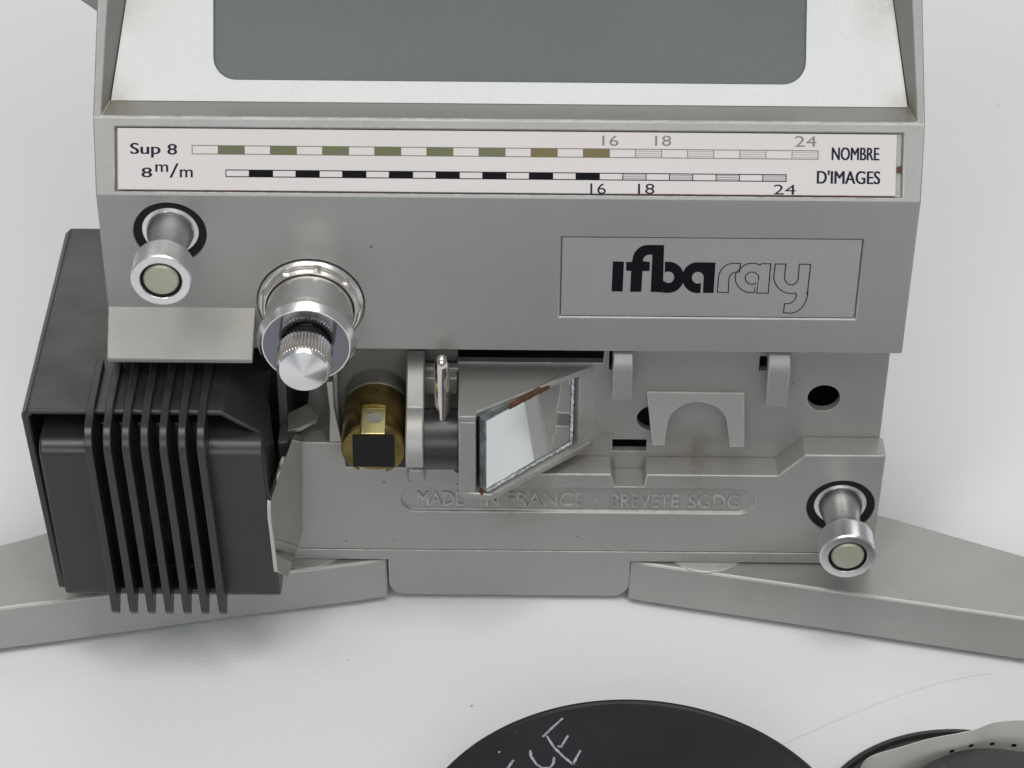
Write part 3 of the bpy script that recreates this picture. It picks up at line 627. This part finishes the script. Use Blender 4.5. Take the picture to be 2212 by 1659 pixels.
# ================================================================== FILM CAN WITH HANDWRITING
t1, tl, tr = G(1345, 1509, 9.0), G(962, 1659, 9.0), G(1757, 1659, 9.0)
def circ(a, b, c):
    ax, ay, bx_, by_, cx_, cy_ = a.x, a.y, b.x, b.y, c.x, c.y
    d = 2 * (ax * (by_ - cy_) + bx_ * (cy_ - ay) + cx_ * (ay - by_))
    ux = ((ax * ax + ay * ay) * (by_ - cy_) + (bx_ * bx_ + by_ * by_) * (cy_ - ay) + (cx_ * cx_ + cy_ * cy_) * (ay - by_)) / d
    uy = ((ax * ax + ay * ay) * (cx_ - bx_) + (bx_ * bx_ + by_ * by_) * (ax - cx_) + (cx_ * cx_ + cy_ * cy_) * (bx_ - ax)) / d
    return Vector((ux, uy)), (Vector((ux, uy)) - Vector((ax, ay))).length
C1, R1 = circ(t1, tl, tr)
print('can', C1, R1)
K = thing('film_can', 'round black film can with chalky handwritten letters, in front of the viewer', 'film can', (C1.x, C1.y, 0))
obj('can_body', MB().lathe([(R1 - 0.8, -0.75), (R1 - 0.6, -0.4), (R1 - 0.6, 6.0), (0.02, 6.0)], (C1.x, C1.y, 0), 128, axis='Z'), 'reel_black', K)
lid = obj('lid', MB().lathe([(R1 - 0.1, 4.6), (R1, 5.0), (R1, 8.8), (R1 - 0.25, 9.05), (R1 - 0.7, 9.05), (R1 - 1.0, 8.75), (R1 - 1.4, 8.7), (0.02, 8.7)], (C1.x, C1.y, 0), 160, cap0=False, axis='Z'), 'reel_black', K, smooth=30)
hw = MB()
def chalk(pts, w=0.42):
    P = [G(1.0 * x, 1.0 * y, 8.7) for x, y in pts]
    Q = []
    for i in range(len(P) - 1):
        for k in range(5): Q.append(P[i].lerp(P[i + 1], k / 5))
    Q.append(P[-1]); A1, A2 = [], []
    for i, p in enumerate(Q):
        d = (Q[min(i + 1, len(Q) - 1)] - Q[max(i - 1, 0)]).normalized(); nn = Vector((-d.y, d.x, 0)); ww = w / 2 * (0.75 + 0.5 * random.random())
        A1.append((p.x + nn.x * ww, p.y + nn.y * ww, 8.72)); A2.append((p.x - nn.x * ww, p.y - nn.y * ww, 8.72))
    hw.loft([A1, A2], False, False, closed=False)
def ck(x, y): return ((1650 + x / 2.6024) / 1.85172, (2750 + y / 2.6024) / 1.85172)
for st in ([(1565, 320), (1470, 405), (1355, 515)], [(1395, 500), (1470, 620), (1570, 720), (1670, 800)], [(1670, 800), (1710, 725), (1750, 655)], [(1510, 608), (1545, 620), (1620, 500)],
           [(1225, 655), (1235, 720), (1290, 800), (1350, 838), (1430, 835), (1468, 790), (1475, 725)], [(1050, 755), (995, 838), (960, 900)], [(960, 900), (1030, 985), (1110, 1060)], [(895, 668), (910, 676)]):
    chalk([ck(*p) for p in st])
obj('handwriting', hw, 'chalk', lid, smooth=0)

# ================================================================== SMALL REEL WITH PALE LEADER
t2, l2 = G(2062, 1572, 2.0), G(1812, 1659, 2.0)
R2 = ((t2.x - l2.x) ** 2 + (t2.y - l2.y) ** 2) / (2 * (t2.y - l2.y)); C2 = Vector((t2.x, t2.y - R2))
print('reel', C2, R2, 'gap', (C2 - C1).length - R1 - R2)
Rl = thing('film_reel', 'small black film reel with a pale perforated leader strip, beside the film can', 'film reel', (C2.x, C2.y, 0))
obj('flange', MB().lathe([(R2 - 0.3, -0.75), (R2, -0.4), (R2, 1.7), (R2 - 0.3, 2.0), (R2 - 1.0, 2.0), (R2 - 1.4, 1.4), (0.02, 1.4)], (C2.x, C2.y, 0), 120, axis='Z'), 'reel_black', Rl, smooth=30)
def rk(x, y): return ((3200 + x / 2.4688) / 1.85172, (2750 + y / 2.4688) / 1.85172)
q0, q1, q2 = (G(*rk(*p), 7.2) for p in ((1420, 665), (1900, 588), (2212, 632)))
CR, RR = circ(q0, q1, q2); print('roll', CR, RR)
obj('film_roll', MB().lathe([(RR - 0.2, 1.45), (RR, 1.7), (RR, 6.9), (RR - 0.3, 7.2), (4.0, 7.1), (3.8, 6.0), (0.02, 6.0)], (CR.x, CR.y, 0), 96, axis='Z'), 'reel_black', Rl, smooth=30)
# leader: a strip of film standing on edge behind the roll, its loose end swinging out to the left
ZT = 9.6
top = [G(*rk(*p), ZT) for p in ((560, 880), (670, 700), (1000, 590), (1300, 505), (1570, 455), (1740, 412), (1930, 345), (2212, 325), (2450, 350), (2700, 440), (2860, 620))]
N_ = 70
def spl(pts, t):
    t *= len(pts) - 1; i = min(int(t), len(pts) - 2); f = t - i
    g_ = lambda k: pts[max(0, min(len(pts) - 1, k))]
    p0, p1, p2, p3 = g_(i - 1), g_(i), g_(i + 1), g_(i + 2)
    return 0.5 * ((2 * p1) + (-p0 + p2) * f + (2 * p0 - 5 * p1 + 4 * p2 - p3) * f * f + (-p0 + 3 * p1 - 3 * p2 + p3) * f ** 3)
cv = [spl(top, i / N_) for i in range(N_ + 1)]
ldm = MB().loft([[(p.x, p.y, 2.1) for p in cv], [(p.x, p.y, ZT) for p in cv], [(p.x + 0.05, p.y + 0.14, ZT) for p in cv], [(p.x + 0.05, p.y + 0.14, 2.1) for p in cv]], False, False, closed=False)
leader = obj('leader_strip', ldm, 'leader_film', Rl, smooth=60)
pf = MB()
for q in ((1500, 628), (1690, 572), (1897, 556), (2112, 570)):
    x_, y_2 = rk(*q)
    for i in range(N_):
        e = cv[i + 1] - cv[i]; e.z = 0; nn = Vector((e.y, -e.x, 0)).normalized(); p = PLN(x_, y_2, nn, cv[i]); k = (p - cv[i]).dot(e) / e.dot(e)
        if 0 <= k <= 1:
            u_ = e.normalized(); p = p + nn * 0.03
            pf.add([p + u_ * sx_ + Vector((0, 0, sz_)) for sx_, sz_ in ((-0.42, -0.32), (0.42, -0.32), (0.42, 0.32), (-0.42, 0.32))], [(0, 1, 2, 3)]); break
obj('perforations', pf, 'ink_black', leader, smooth=0)

# ================================================================== LOOSE THREAD ON THE CLOTH
th_px = [(1690, 1602), (1760, 1570), (1850, 1532), (1930, 1500), (2010, 1474), (2090, 1455), (2150, 1446)]
tp = [G(x, y, 0.0) for x, y in th_px]; tp = [spl(tp, i / 40) for i in range(41)]
o = obj('loose_thread', MB().tube([(p.x, p.y, cloth_z(p.x, p.y) + 0.04) for p in tp], 0.02, 6), 'thread_grey', None)
o['label'] = 'thin pale grey thread lying on the cloth by the right leg'; o['category'] = 'thread'
